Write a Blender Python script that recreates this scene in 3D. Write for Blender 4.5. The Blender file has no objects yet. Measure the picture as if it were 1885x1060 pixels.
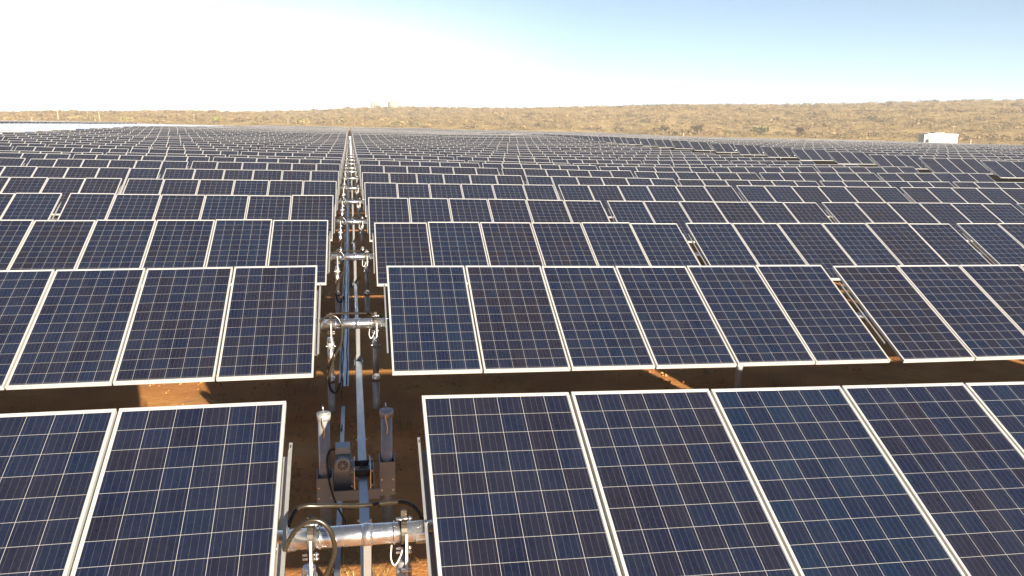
import bpy, math, random
import numpy as np
from mathutils import Matrix, Vector, Euler
random.seed(7); rng = np.random.default_rng(7)
C = bpy.context.scene
COL = C.collection
CAMZ = 3.4
# ---------------------------------------------------------------- camera
F_PX = 1530.7
FWD = Vector((0.18919, 0.96345, -0.18968)); RGT = Vector((0.98184, -0.18843, 0.02220)); UPV = Vector((0.01436, 0.19043, 0.98160))
cd = bpy.data.cameras.new('camera'); cam = bpy.data.objects.new('camera', cd); COL.objects.link(cam)
cd.sensor_width = 36; cd.lens = F_PX / 1885 * 36; cd.clip_start = 0.05; cd.clip_end = 8000
m = Matrix((RGT, UPV, -FWD)).transposed().to_4x4(); m.translation = Vector((0, 0, CAMZ)); cam.matrix_world = m
C.camera = cam
# ---------------------------------------------------------------- sun and sky
SUN_EL, SUN_AZ = math.radians(14.0), math.radians(21.5)      # light travels towards (-sin az, cos az)
to_sun = Vector((math.sin(SUN_AZ) * math.cos(SUN_EL), -math.cos(SUN_AZ) * math.cos(SUN_EL), math.sin(SUN_EL)))
sl = bpy.data.lights.new('sun', 'SUN'); so = bpy.data.objects.new('sun', sl); COL.objects.link(so)
sl.energy = 5.0; sl.angle = math.radians(0.55); sl.color = (1.0, 0.87, 0.69)
so.rotation_euler = to_sun.to_track_quat('Z', 'Y').to_euler(); so.location = (0, 0, 60)
W = bpy.data.worlds.new('World'); C.world = W; W.use_nodes = True
nt = W.node_tree; N = nt.nodes; L = nt.links; N.clear()
out = N.new('ShaderNodeOutputWorld'); bg = N.new('ShaderNodeBackground'); sky = N.new('ShaderNodeTexSky')
sky.sky_type = 'NISHITA'; sky.sun_disc = False; sky.sun_elevation = SUN_EL
sky.sun_rotation = math.atan2(to_sun.x, to_sun.y)
sky.altitude = 1100; sky.air_density = 0.38; sky.dust_density = 0.1; sky.ozone_density = 0.6
bg.inputs['Strength'].default_value = 0.05
# thin bright veil of high haze low over the north-west horizon: adds light to the sky by direction
tc = N.new('ShaderNodeTexCoord'); gd = Vector((-0.42, 0.90, 0.0)).normalized()
dot = N.new('ShaderNodeVectorMath'); dot.operation = 'DOT_PRODUCT'; dot.inputs[1].default_value = gd
mr = N.new('ShaderNodeMapRange'); mr.interpolation_type = 'SMOOTHSTEP'
mr.inputs['From Min'].default_value = 0.74; mr.inputs['From Max'].default_value = 0.99
hz = N.new('ShaderNodeSeparateXYZ'); hm = N.new('ShaderNodeMapRange'); hm.interpolation_type = 'SMOOTHERSTEP'
hm.inputs['From Min'].default_value = 0.22; hm.inputs['From Max'].default_value = -0.03
pr_ = N.new('ShaderNodeMath'); pr_.operation = 'MULTIPLY'
vs = N.new('ShaderNodeVectorMath'); vs.operation = 'SCALE'; vs.inputs[0].default_value = (7.0, 6.4, 5.3)
ad = N.new('ShaderNodeVectorMath'); ad.operation = 'ADD'
hs = N.new('ShaderNodeVectorMath'); hs.operation = 'SCALE'; hs.inputs[0].default_value = (1.35, 1.75, 1.0)
ad2 = N.new('ShaderNodeVectorMath'); ad2.operation = 'ADD'
L.new(tc.outputs['Generated'], dot.inputs[0]); L.new(dot.outputs['Value'], mr.inputs['Value'])
L.new(tc.outputs['Generated'], hz.inputs[0]); L.new(hz.outputs['Z'], hm.inputs['Value'])
L.new(mr.outputs['Result'], pr_.inputs[0]); L.new(hm.outputs['Result'], pr_.inputs[1]); L.new(pr_.outputs[0], vs.inputs['Scale'])
L.new(sky.outputs['Color'], ad.inputs[0]); L.new(vs.outputs['Vector'], ad.inputs[1]); hm2 = N.new('ShaderNodeMapRange'); hm2.inputs['From Min'].default_value = 0.42; hm2.inputs['From Max'].default_value = 0.0
L.new(hz.outputs['Z'], hm2.inputs['Value']); fr_ = N.new('ShaderNodeMapRange'); fr_.inputs['From Min'].default_value = -0.1; fr_.inputs['From Max'].default_value = 0.6
fm_ = N.new('ShaderNodeMath'); fm_.operation = 'MULTIPLY'
L.new(hz.outputs['Y'], fr_.inputs['Value']); L.new(hm2.outputs['Result'], fm_.inputs[0]); L.new(fr_.outputs['Result'], fm_.inputs[1]); L.new(fm_.outputs[0], hs.inputs['Scale'])
L.new(ad.outputs['Vector'], ad2.inputs[0]); L.new(hs.outputs['Vector'], ad2.inputs[1])
L.new(ad2.outputs['Vector'], bg.inputs['Color']); L.new(bg.outputs['Background'], out.inputs['Surface'])
C.view_settings.view_transform = 'Standard'; C.view_settings.look = 'None'; C.view_settings.gamma = 1
C.view_settings.exposure = 1.85
C.render.engine = 'CYCLES'
C.cycles.max_bounces = 6; C.cycles.diffuse_bounces = 1; C.cycles.glossy_bounces = 3

# ---------------------------------------------------------------- materials
def mat(name):
    mt = bpy.data.materials.new(name); mt.use_nodes = True
    return mt, mt.node_tree.nodes, mt.node_tree.links, mt.node_tree.nodes['Principled BSDF']
def setp(b, **k):
    for a, v in k.items(): b.inputs[a.replace('_', ' ')].default_value = v
def math_(n, l, op, a, b=None, c=None):
    q = n.new('ShaderNodeMath'); q.operation = op
    for i, v in enumerate((a, b, c)):
        if v is None: continue
        if isinstance(v, (int, float)): q.inputs[i].default_value = v
        else: l.new(v, q.inputs[i])
    return q.outputs[0]
def mixc(n, l, fac, a, b):
    q = n.new('ShaderNodeMix'); q.data_type = 'RGBA'
    for s, v in ((q.inputs[0], fac), (q.inputs[6], a), (q.inputs[7], b)):
        if isinstance(v, (int, float)): s.default_value = v
        elif isinstance(v, tuple): s.default_value = v if len(v) == 4 else v + (1,)
        else: l.new(v, s)
    return q.outputs[2]
def noise(n, l, scale, detail=4, vec=None, rough=0.6):
    q = n.new('ShaderNodeTexNoise'); q.inputs['Scale'].default_value = scale; q.inputs['Detail'].default_value = detail
    q.inputs['Roughness'].default_value = rough
    if vec is not None: l.new(vec, q.inputs['Vector'])
    return q.outputs['Fac']
def ramp(n, l, fac, stops):
    q = n.new('ShaderNodeValToRGB'); e = q.color_ramp.elements
    while len(e) < len(stops): e.new(0.5)
    for i, (p, c) in enumerate(stops): e[i].position = p; e[i].color = c if len(c) == 4 else tuple(c) + (1,)
    l.new(fac, q.inputs[0]); return q.outputs[0]

PW, PL, PITCH = 0.992, 1.956, 1.012
def make_cells():
    mt, n, l, b = mat('solar_cells')
    uv = n.new('ShaderNodeUVMap'); sep = n.new('ShaderNodeSeparateXYZ'); l.new(uv.outputs[0], sep.inputs[0])
    U, V = sep.outputs[0], sep.outputs[1]                 # metres; U also carries 10 m per panel
    pid = math_(n, l, 'FLOOR', math_(n, l, 'DIVIDE', U, 10.0))
    u = math_(n, l, 'SUBTRACT', U, math_(n, l, 'MULTIPLY', pid, 10.0))
    cu = math_(n, l, 'DIVIDE', math_(n, l, 'SUBTRACT', u, 0.0195), 0.1588)
    cv = math_(n, l, 'DIVIDE', math_(n, l, 'SUBTRACT', V, 0.0252), 0.1588)
    fu = math_(n, l, 'FRACT', cu); fv = math_(n, l, 'FRACT', cv)
    eu = math_(n, l, 'ABSOLUTE', math_(n, l, 'SUBTRACT', fu, 0.5)); ev = math_(n, l, 'ABSOLUTE', math_(n, l, 'SUBTRACT', fv, 0.5))
    line_u = math_(n, l, 'GREATER_THAN', eu, 0.5 - 0.0072); line_v = math_(n, l, 'GREATER_THAN', ev, 0.5 - 0.0072)
    ou = math_(n, l, 'GREATER_THAN', math_(n, l, 'ABSOLUTE', math_(n, l, 'SUBTRACT', cu, 3.0)), 2.99)
    ov = math_(n, l, 'GREATER_THAN', math_(n, l, 'ABSOLUTE', math_(n, l, 'SUBTRACT', cv, 6.0)), 5.99)
    white = math_(n, l, 'MAXIMUM', math_(n, l, 'MAXIMUM', line_u, line_v), math_(n, l, 'MAXIMUM', ou, ov))
    # busbars: four thin tinned ribbons per cell along the panel
    fb = math_(n, l, 'FRACT', math_(n, l, 'MULTIPLY', fu, 4.0))
    bus = math_(n, l, 'LESS_THAN', math_(n, l, 'ABSOLUTE', math_(n, l, 'SUBTRACT', fb, 0.5)), 0.020)
    # identity of a cell and of a table
    oi = n.new('ShaderNodeObjectInfo')
    comb = n.new('ShaderNodeCombineXYZ')
    l.new(math_(n, l, 'ADD', math_(n, l, 'FLOOR', cu), math_(n, l, 'MULTIPLY', pid, 7.0)), comb.inputs[0])
    l.new(math_(n, l, 'FLOOR', cv), comb.inputs[1]); l.new(math_(n, l, 'MULTIPLY', oi.outputs['Random'], 91.7), comb.inputs[2])
    wn = n.new('ShaderNodeTexWhiteNoise'); l.new(comb.outputs[0], wn.inputs[0])
    comb2 = n.new('ShaderNodeCombineXYZ'); l.new(pid, comb2.inputs[0]); l.new(math_(n, l, 'MULTIPLY', oi.outputs['Random'], 53.1), comb2.inputs[1])
    wp = n.new('ShaderNodeTexWhiteNoise'); l.new(comb2.outputs[0], wp.inputs[0])
    mix = math_(n, l, 'ADD', math_(n, l, 'MULTIPLY', wn.outputs[0], 0.46), math_(n, l, 'MULTIPLY_ADD', wp.outputs[0], 0.36, 0.09))
    cell = ramp(n, l, mix, [(0.12, (0.0095, 0.0088, 0.0185)), (0.38, (0.0068, 0.0094, 0.0245)), (0.62, (0.0057, 0.0104, 0.0295)), (0.90, (0.0049, 0.0128, 0.0340))])
    # grain of the polycrystalline silicon
    cg = n.new('ShaderNodeCombineXYZ'); l.new(U, cg.inputs[0]); l.new(V, cg.inputs[1])
    vo = n.new('ShaderNodeTexVoronoi'); vo.inputs['Scale'].default_value = 75; l.new(cg.outputs[0], vo.inputs['Vector'])
    sv = n.new('ShaderNodeSeparateColor'); l.new(vo.outputs['Color'], sv.inputs[0])
    hs = n.new('ShaderNodeHueSaturation'); l.new(cell, hs.inputs['Color'])
    l.new(math_(n, l, 'ADD', math_(n, l, 'MULTIPLY', sv.outputs[0], 0.35), 0.82), hs.inputs['Value'])
    c1 = mixc(n, l, bus, hs.outputs[0], (0.058, 0.062, 0.070)); c2 = mixc(n, l, white, c1, (0.36, 0.36, 0.355))
    # dust: a thin even film with soft blotches and rain-washed lower edge
    tcn = n.new('ShaderNodeTexCoord')
    mp = n.new('ShaderNodeMapping'); mp.inputs['Scale'].default_value = (2.2, 0.7, 1); l.new(tcn.outputs['Object'], mp.inputs['Vector'])
    dn = noise(n, l, 1.4, 8, mp.outputs[0], 0.65)
    spn = noise(n, l, 60, 2, tcn.outputs['Object'], 0.5)
    dust = ramp(n, l, dn, [(0.35, (0.004,) * 3), (0.72, (0.026,) * 3)])
    spot = ramp(n, l, spn, [(0.76, (0,) * 3), (0.80, (1,) * 3)])
    low = math_(n, l, 'MULTIPLY', math_(n, l, 'LESS_THAN', V, 0.05), 0.10)
    dfac = math_(n, l, 'ADD', math_(n, l, 'ADD', dust, math_(n, l, 'MULTIPLY', spot, 0.04)), low)
    l.new(mixc(n, l, dfac, c2, (0.37, 0.36, 0.38)), b.inputs['Base Color'])
    rn = ramp(n, l, dn, [(0.3, (0.10,) * 3), (0.8, (0.22,) * 3)]); l.new(rn, b.inputs['Roughness'])
    setp(b, IOR=1.42)
    return mt
M = {}
M['cells'] = make_cells()
def make_metal(name, base, base2, rough, metal=1.0, scale=30, bump=0.0, spangle=False):
    mt, n, l, b = mat(name); t = n.new('ShaderNodeTexCoord')
    if spangle:
        vo = n.new('ShaderNodeTexVoronoi'); vo.inputs['Scale'].default_value = scale * 2; l.new(t.outputs['Object'], vo.inputs['Vector'])
        s = n.new('ShaderNodeSeparateColor'); l.new(vo.outputs['Color'], s.inputs[0])
        f = math_(n, l, 'ADD', math_(n, l, 'MULTIPLY', s.outputs[0], 0.45), math_(n, l, 'MULTIPLY', noise(n, l, scale / 4, 5, t.outputs['Object']), 0.6))
    else: f = noise(n, l, scale, 5, t.outputs['Object'])
    l.new(mixc(n, l, f, base, base2), b.inputs['Base Color'])
    l.new(ramp(n, l, f, [(0.3, (rough * 0.8,) * 3), (0.75, (min(1, rough * 1.25),) * 3)]), b.inputs['Roughness'])
    setp(b, Metallic=metal)
    if bump:
        bp = n.new('ShaderNodeBump'); bp.inputs['Strength'].default_value = bump; bp.inputs['Distance'].default_value = 0.002
        l.new(noise(n, l, scale * 3, 3, t.outputs['Object']), bp.inputs['Height']); l.new(bp.outputs[0], b.inputs['Normal'])
    return mt
M['frame'] = make_metal('anodised_aluminium', (0.62, 0.62, 0.61), (0.52, 0.52, 0.51), 0.40, 0.35, 12)
M['galv'] = make_metal('galvanised_steel', (0.82, 0.82, 0.81), (0.66, 0.67, 0.68), 0.24, 0.96, 16, 0.03, True)
M['galv_dull'] = make_metal('weathered_galvanised_steel', (0.46, 0.46, 0.45), (0.36, 0.365, 0.365), 0.46, 0.6, 16, 0.05, True)
M['bracket'] = make_metal('stained_bracket_steel', (0.30, 0.32, 0.34), (0.22, 0.235, 0.25), 0.42, 0.35, 6, 0.05)
M['blue_steel'] = make_metal('smooth_galvanised_beam', (0.50, 0.56, 0.62), (0.40, 0.46, 0.52), 0.34, 0.70, 9, 0.05)
M['dark_steel'] = make_metal('oiled_dark_steel', (0.09, 0.08, 0.07), (0.16, 0.14, 0.11), 0.45, 0.5, 30, 0.2)
M['brown_strap'] = make_metal('bronze_bearing_strap', (0.060, 0.050, 0.040), (0.10, 0.085, 0.065), 0.45, 0.6, 25, 0.1)
M['motor'] = make_metal('grey_motor_paint', (0.34, 0.40, 0.40), (0.44, 0.50, 0.50), 0.45, 0.1, 14, 0.15)
M['rubber'] = make_metal('black_rubber', (0.018, 0.018, 0.02), (0.035, 0.033, 0.03), 0.5, 0.0, 20)
M['conduit'] = make_metal('olive_conduit', (0.017, 0.014, 0.009), (0.030, 0.024, 0.015), 0.26, 0.0, 16)
M['pale'] = make_metal('white_plastic', (0.78, 0.78, 0.75), (0.7, 0.7, 0.67), 0.5, 0.0, 10)
M['white_wall'] = make_metal('white_painted_wall', (0.66, 0.66, 0.65), (0.58, 0.58, 0.57), 0.55, 0.0, 1.2)
M['grey_wall'] = make_metal('mid_grey', (0.30, 0.32, 0.34), (0.22, 0.24, 0.26), 0.5, 0.3, 2)
M['tank'] = make_metal('cream_tank', (0.34, 0.31, 0.23), (0.28, 0.25, 0.19), 0.6, 0.0, 1)
M['tank_dark'] = make_metal('dark_tank', (0.10, 0.11, 0.10), (0.15, 0.15, 0.14), 0.6, 0.0, 1)
M['pole'] = make_metal('weathered_pole', (0.50, 0.42, 0.30), (0.4, 0.34, 0.24), 0.7, 0.0, 3)
def make_leaf(name, a, b_, sc=0.6):
    mt, n, l, b = mat(name); g = n.new('ShaderNodeNewGeometry')
    oi = n.new('ShaderNodeObjectInfo')
    f = math_(n, l, 'ADD', math_(n, l, 'MULTIPLY', g.outputs['Random Per Island'], 0.55), math_(n, l, 'MULTIPLY', noise(n, l, sc, 3, g.outputs['Position']), 0.5))
    l.new(ramp(n, l, f, [(0.2, a), (0.75, b_)]), b.inputs['Base Color']); setp(b, Roughness=0.85)
    b.inputs['Specular IOR Level'].default_value = 0.15
    return mt
M['scrub'] = make_leaf('dry_thorn_scrub', (0.10, 0.073, 0.037), (0.27, 0.195, 0.098), 0.11)
M['dark_scrub'] = make_leaf('dark_thorn_scrub', (0.022, 0.018, 0.010), (0.085, 0.065, 0.032), 0.3)
M['green'] = make_leaf('dull_green_foliage', (0.07, 0.085, 0.035), (0.16, 0.16, 0.07))
M['olive'] = make_leaf('olive_foliage', (0.13, 0.115, 0.05), (0.26, 0.21, 0.10))
M['yellow'] = make_leaf('yellow_green_foliage', (0.15, 0.15, 0.05), (0.27, 0.25, 0.09))
M['russet'] = make_leaf('russet_foliage', (0.06, 0.035, 0.022), (0.14, 0.08, 0.05))
M['bare'] = make_leaf('bare_twigs', (0.12, 0.085, 0.05), (0.22, 0.16, 0.09))
M['bark'] = make_metal('bark', (0.10, 0.07, 0.045), (0.16, 0.12, 0.08), 0.9, 0.0, 6, 0.4)
M['straw'] = make_leaf('dry_straw', (0.42, 0.32, 0.13), (0.70, 0.56, 0.26), 3)
M['shade_grass'] = make_leaf('grey_green_grass', (0.10, 0.11, 0.06), (0.24, 0.22, 0.12), 3)

def make_ground():
    mt, n, l, b = mat('red_earth_and_veld')
    g = n.new('ShaderNodeNewGeometry'); P = g.outputs['Position']
    n1 = noise(n, l, 0.55, 6, P, 0.6); n2 = noise(n, l, 7, 6, P, 0.65); n3 = noise(n, l, 45, 4, P, 0.6)
    soil = ramp(n, l, n1, [(0.3, (0.38, 0.145, 0.055)), (0.55, (0.60, 0.275, 0.088)), (0.75, (0.70, 0.40, 0.140))])
    soil = mixc(n, l, math_(n, l, 'MULTIPLY', n2, 0.35), soil, (0.26, 0.10, 0.042))
    litter = ramp(n, l, n3, [(0.60, (0, 0, 0)), (0.70, (1, 1, 1))])
    soil = mixc(n, l, math_(n, l, 'MULTIPLY', litter, 0.35), soil, (0.50, 0.36, 0.18))
    # thin grass patches
    gp = ramp(n, l, noise(n, l, 0.8, 5, P, 0.7), [(0.52, (0, 0, 0)), (0.66, (1, 1, 1))])
    soil = mixc(n, l, math_(n, l, 'MULTIPLY', gp, 0.40), soil, (0.24, 0.17, 0.09))
    veld = ramp(n, l, noise(n, l, 0.035, 8, P, 0.7), [(0.30, (0.24, 0.165, 0.070)), (0.5, (0.40, 0.28, 0.115)), (0.70, (0.56, 0.42, 0.195))])
    veld = mixc(n, l, math_(n, l, 'MULTIPLY', ramp(n, l, noise(n, l, 0.25, 5, P, 0.7), [(0.45, (0, 0, 0)), (0.65, (1, 1, 1))]), 0.35), veld, (0.25, 0.17, 0.085))
    at = n.new('ShaderNodeAttribute'); at.attribute_name = 'veld'
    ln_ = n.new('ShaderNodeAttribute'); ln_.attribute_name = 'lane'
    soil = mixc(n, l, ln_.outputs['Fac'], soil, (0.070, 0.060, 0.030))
    base = mixc(n, l, at.outputs['Fac'], soil, veld)
    l.new(base, b.inputs['Base Color']); setp(b, Roughness=0.95); b.inputs['Specular IOR Level'].default_value = 0.1
    bp = n.new('ShaderNodeBump'); bp.inputs['Strength'].default_value = 0.6; bp.inputs['Distance'].default_value = 0.035
    h = math_(n, l, 'ADD', n2, math_(n, l, 'MULTIPLY', noise(n, l, 28, 6, P, 0.7), 0.6))
    l.new(h, bp.inputs['Height']); l.new(bp.outputs[0], b.inputs['Normal'])
    return mt
M['ground'] = make_ground()
MI = {}

# ---------------------------------------------------------------- mesh helpers
class MB:
    def __init__(s): s.v = []; s.f = []; s.m = []; s.uv = []; s.mats = []; s.sm = []
    def mi(s, m):
        if m not in s.mats: s.mats.append(m)
        return s.mats.index(m)
    def face(s, pts, m, uv=None, smooth=False):
        k = len(s.v); s.v += [tuple(p) for p in pts]; s.f.append(tuple(range(k, k + len(pts)))); s.m.append(s.mi(m))
        s.uv += uv if uv else [(0.0, 0.0)] * len(pts); s.sm.append(smooth)
    def addf(s, idx, m, smooth=False):
        s.f.append(tuple(idx)); s.m.append(s.mi(m)); s.uv += [(0.0, 0.0)] * len(idx); s.sm.append(smooth)
    def box(s, x0, x1, y0, y1, z0, z1, m, M4=None):
        k = len(s.v); P = [(x, y, z) for z in (z0, z1) for x, y in ((x0, y0), (x1, y0), (x1, y1), (x0, y1))]
        if M4 is not None: P = [tuple(M4 @ Vector(p)) for p in P]
        s.v += P
        for q in ((3, 2, 1, 0), (4, 5, 6, 7), (0, 1, 5, 4), (1, 2, 6, 5), (2, 3, 7, 6), (3, 0, 4, 7)): s.addf([k + i for i in q], m)
    def tube(s, path, r, m, n=12, caps=True):
        path = [Vector(p) for p in path]; rings = []; up = None
        rr = r if isinstance(r, (list, tuple)) else [r] * len(path)
        for i, p in enumerate(path):
            d = (path[min(i + 1, len(path) - 1)] - path[max(i - 1, 0)]).normalized()
            if up is None: up = Vector((0, 0, 1)) if abs(d.z) < 0.9 else Vector((1, 0, 0))
            a = d.cross(up)
            if a.length < 1e-4: a = d.orthogonal()
            a.normalize(); b = a.cross(d).normalized(); up = b
            k = len(s.v); rings.append(k)
            for j in range(n):
                t = 2 * math.pi * j / n; s.v.append(tuple(p + (a * math.cos(t) + b * math.sin(t)) * rr[i]))
        for i in range(len(rings) - 1):
            A, B = rings[i], rings[i + 1]
            for j in range(n): s.addf((A + j, A + (j + 1) % n, B + (j + 1) % n, B + j), m, True)
        if caps:
            s.addf([rings[0] + j for j in range(n)][::-1], m); s.addf([rings[-1] + j for j in range(n)], m)
    def mesh(s, name):
        me = bpy.data.meshes.new(name); me.from_pydata(s.v, [], s.f)
        for q in s.mats: me.materials.append(M[q])
        me.polygons.foreach_set('material_index', s.m); me.polygons.foreach_set('use_smooth', s.sm)
        ul = me.uv_layers.new(name='UVMap'); ul.data.foreach_set('uv', np.array(s.uv, dtype=np.float32).ravel())
        me.update(); return me
def smooth_path(pts, n=8):
    P = [Vector(p) for p in pts]; P = [2 * P[0] - P[1]] + P + [2 * P[-1] - P[-2]]; o = []
    for i in range(1, len(P) - 2):
        for j in range(n):
            t = j / n; a, b, c, d = P[i - 1:i + 3]
            o.append(0.5 * ((2 * b) + (c - a) * t + (2 * a - 5 * b + 4 * c - d) * t * t + (3 * b - a - 3 * c + d) * t ** 3))
    o.append(P[-2]); return o
def tag(o, label=None, cat=None, group=None, kind=None):
    if label: o['label'] = label
    if cat: o['category'] = cat
    if group: o['group'] = group
    if kind: o['kind'] = kind
    return o
def link(name, me, parent=None, loc=None, rot=None):
    o = bpy.data.objects.new(name, me); COL.objects.link(o)
    if parent: o.parent = parent
    if loc is not None: o.location = loc
    if rot is not None: o.rotation_euler = rot
    return o
def empty(name, loc, rot=(0, 0, 0)): return link(name, None, None, loc, rot)

# ---------------------------------------------------------------- terrain
TILT = 0.461
SKEW = -0.0042
BASE = np.array([(0, -2.15), (4.35, -2.16), (9.7, -2.2), (15, -2.23), (20.4, -2.215), (25.7, -2.21), (31, -2.19), (36.3, -2.17), (41.9, -2.21), (47, -2.30), (55, -2.31), (70, -2.29),
                 (80, -2.26), (90, -2.23), (96, -2.20), (101.5, -2.13), (107, -2.03), (112, -1.93), (130, -1.82), (160, -1.86), (200, -1.99), (260, -1.93), (330, -1.69), (420, -1.60), (9000, -1.6)])
EAST = np.array([(0, -1.75), (42, -1.70), (47, -1.78), (64, -1.63), (85, -1.5), (107, -1.43), (150, -1.5), (190, -1.95), (226, -2.15), (260, -2.05), (323, -1.75), (420, -1.6), (9000, -1.6)])
def sst(x, a, b):
    t = np.clip((x - a) / (b - a), 0, 1); return t * t * (3 - 2 * t)
def HZ(X, Y):
    X = np.asarray(X, float); Y = np.asarray(Y, float)
    b = np.interp(Y, BASE[:, 0], BASE[:, 1])
    right = -0.0088 * np.clip(X, 0, 15) * (1 - sst(Y, 60, 110)) + 0.0135 * np.clip(X - 16, 0, 16) * sst(Y, 26, 42)
    left = np.clip(-X, 0, 38) * (0.002 + 0.007 * sst(Y, 22, 55)) * (1 - sst(Y, 200, 330))
    base = b + right + left
    e = np.interp(Y, EAST[:, 0], EAST[:, 1]) + 0.002 * (np.clip(X, 36, 100) - 36)
    k = sst(X, 31.8, 35.4)
    return base * (1 - k) + e * k
REDGE_X = 101.0
def ground_hub(X, Y): return HZ(X, Y) + CAMZ - 1.18 + 0.05 * (1 - sst(Y, 6, 9.5)) * (np.abs(np.asarray(X)) < 200)
# crest of the hills seen from the camera: (degrees right of the view axis, tangent of the elevation)
def px_az(x): return math.atan((x - 942.5) / F_PX) + 0.1939
crest_px = [(-900, 205, 194), (-400, 205, 204), (0, 205, 214), (200, 204, 218.7), (400, 202.5, 223), (560, 203, 226.3), (640, 200, 228), (700, 199, 229.4), (800, 197, 231.5), (942, 196, 234.5), (1240, 192, 240.8),
            (1500, 189, 246.2), (1885, 185, 254.3), (2300, 185, 262)]
CA = np.array([px_az(x) for x, a, b in crest_px]); CT = np.array([(b - a) / F_PX * math.cos(math.atan((x - 942.5) / F_PX)) * 0.98 for x, a, b in crest_px])
def edge_r(th):
    """distance at which the solar field ends in direction th (radians east of the aisle)"""
    r1 = 338 / np.maximum(np.cos(th), 0.15)
    r2 = np.where(np.sin(th) > 0.02, 101 / np.maximum(np.sin(th), 0.02), 1e9)
    r3 = np.where(np.sin(th) < -0.02, 150 / np.maximum(-np.sin(th), 0.02), 1e9)
    return np.minimum(np.minimum(r1, r2), r3)
RC = 760.0
def terrain(X, Y):
    X = np.asarray(X, float); Y = np.asarray(Y, float)
    r = np.hypot(X, Y); th = np.arctan2(X, Y)
    rs = np.where(r < 1e-3, 1, r)
    re = np.minimum(edge_r(th), 330)
    g0 = ground_hub(X, Y)
    tz = CAMZ + RC * np.interp(th, CA, CT) - 2.5
    front = sst(np.cos(th), -0.2, 0.3)
    rf = np.maximum(re + 8, 300.0); t = np.clip((r - rf) / (RC - rf), 0, 1)
    prof = 0.10 * t + 0.90 * (t * t * (3 - 2 * t)) ** 0.85
    bumps = (np.sin(X * 0.021 + 1.3) * np.cos(Y * 0.017) * 1.4 + np.sin(X * 0.05 + Y * 0.043) * 0.6) * np.minimum(t * 5, 1) * front
    ge = np.where(r > re, 1.0, 0.0)
    gE = 1.45
    kk = np.clip((r - re) / 60, 0, 1)
    g0 = g0 * (1 - kk) + (gE) * kk
    back = np.where(r > RC, -(r - RC) * 0.02, 0)
    return np.where(r > re, g0 + (tz - gE) * prof * front + bumps + back, g0)
def build_ground():
    rs = [0.0]; r = 1.0
    while r < 2600: rs.append(r); r *= 1.045 if r < 12 else (1.03 if r < 900 else 1.12)
    rs = np.array(rs)
    th = np.concatenate([np.linspace(-1.0, 1.1, 420), np.linspace(1.1, 2 * math.pi - 1.0, 90)[1:-1]])
    nT = len(th); R, T = np.meshgrid(rs[1:], th, indexing='ij')
    X = R * np.sin(T); Y = R * np.cos(T); Z = terrain(X, Y)
    near = np.exp(-((R / 40) ** 2))
    Z = Z + near * 0.018 * (np.sin(X * 2.1 + np.sin(Y * 1.3) * 2) + np.sin(Y * 3.3 + X * 0.7) * 0.8 + np.sin(X * 7.3 + Y * 5.1) * 0.35)
    v = np.concatenate([[[0, 0, float(terrain(0.01, 0.01))]], np.stack([X, Y, Z], -1).reshape(-1, 3)])
    nR = len(rs) - 1; i, j = np.meshgrid(np.arange(nR - 1), np.arange(nT), indexing='ij'); jn = (j + 1) % nT
    q = np.stack([1 + i * nT + j, 1 + i * nT + jn, 1 + (i + 1) * nT + jn, 1 + (i + 1) * nT + j], -1).reshape(-1, 4)[:, ::-1]
    fan = [(0, 1 + (k + 1) % nT, 1 + k) for k in range(nT)]
    me = bpy.data.meshes.new('ground'); me.from_pydata(v.tolist(), [], [tuple(a) for a in q.tolist()] + fan)
    rr = np.hypot(v[:, 0], v[:, 1]); tt = np.arctan2(v[:, 0], v[:, 1])
    vd = np.clip((rr - np.minimum(edge_r(tt), 340) + 2) / 6, 0, 1) * (np.cos(tt) > -0.3)
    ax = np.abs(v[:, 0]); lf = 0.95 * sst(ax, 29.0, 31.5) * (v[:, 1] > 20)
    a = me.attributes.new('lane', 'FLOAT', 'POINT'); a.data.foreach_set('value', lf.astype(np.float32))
    a = me.attributes.new('veld', 'FLOAT', 'POINT'); a.data.foreach_set('value', vd.astype(np.float32))
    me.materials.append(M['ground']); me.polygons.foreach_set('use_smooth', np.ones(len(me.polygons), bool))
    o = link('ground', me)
    # wind of the faces must look up
    tag(o, 'red brown bare earth under the panels running into a sandy dry hillside', 'ground', kind='structure')
build_ground()

# ---------------------------------------------------------------- solar tables
LIP, DEP = 0.0175, 0.040
def panel_geo(mb, k, what='both', pid=None, zo=0.0):
    """k-th panel of a table, local x centre"""
    cx = (k - 2.5) * PITCH; x0, x1, y0, y1 = cx - PW / 2, cx + PW / 2, -PL / 2, PL / 2
    p = k if pid is None else pid
    if what in ('both', 'cells'):
        a = 0.016 if what == 'cells' else LIP
        mb.face([(x0 + a, y0 + a, -0.004), (x1 - a, y0 + a, -0.004), (x1 - a, y1 - a, -0.004), (x0 + a, y1 - a, -0.004)], 'cells',
                [(10 * p + a, a), (10 * p + PW - a, a), (10 * p + PW - a, PL - a), (10 * p + a, PL - a)])
    if what in ('both', 'frame'):
        a = LIP; i = len(mb.v)
        o = [(x0, y0), (x1, y0), (x1, y1), (x0, y1)]; n = [(x0 + a, y0 + a), (x1 - a, y0 + a), (x1 - a, y1 - a), (x0 + a, y1 - a)]
        mb.v += [(x, y, 0) for x, y in o] + [(x, y, 0) for x, y in n] + [(x, y, -DEP) for x, y in o] + [(x, y, -0.004 if what == 'both' else -0.010) for x, y in n]
        for q in range(4):
            r = (q + 1) % 4
            mb.addf((i + q, i + r, i + 4 + r, i + 4 + q), 'frame'); mb.addf((i + 8 + q, i + 8 + r, i + r, i + q), 'frame')
            mb.addf((i + 4 + q, i + 4 + r, i + 12 + r, i + 12 + q), 'frame')
        mb.addf((i + 11, i + 10, i + 9, i + 8), 'frame')
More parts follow.
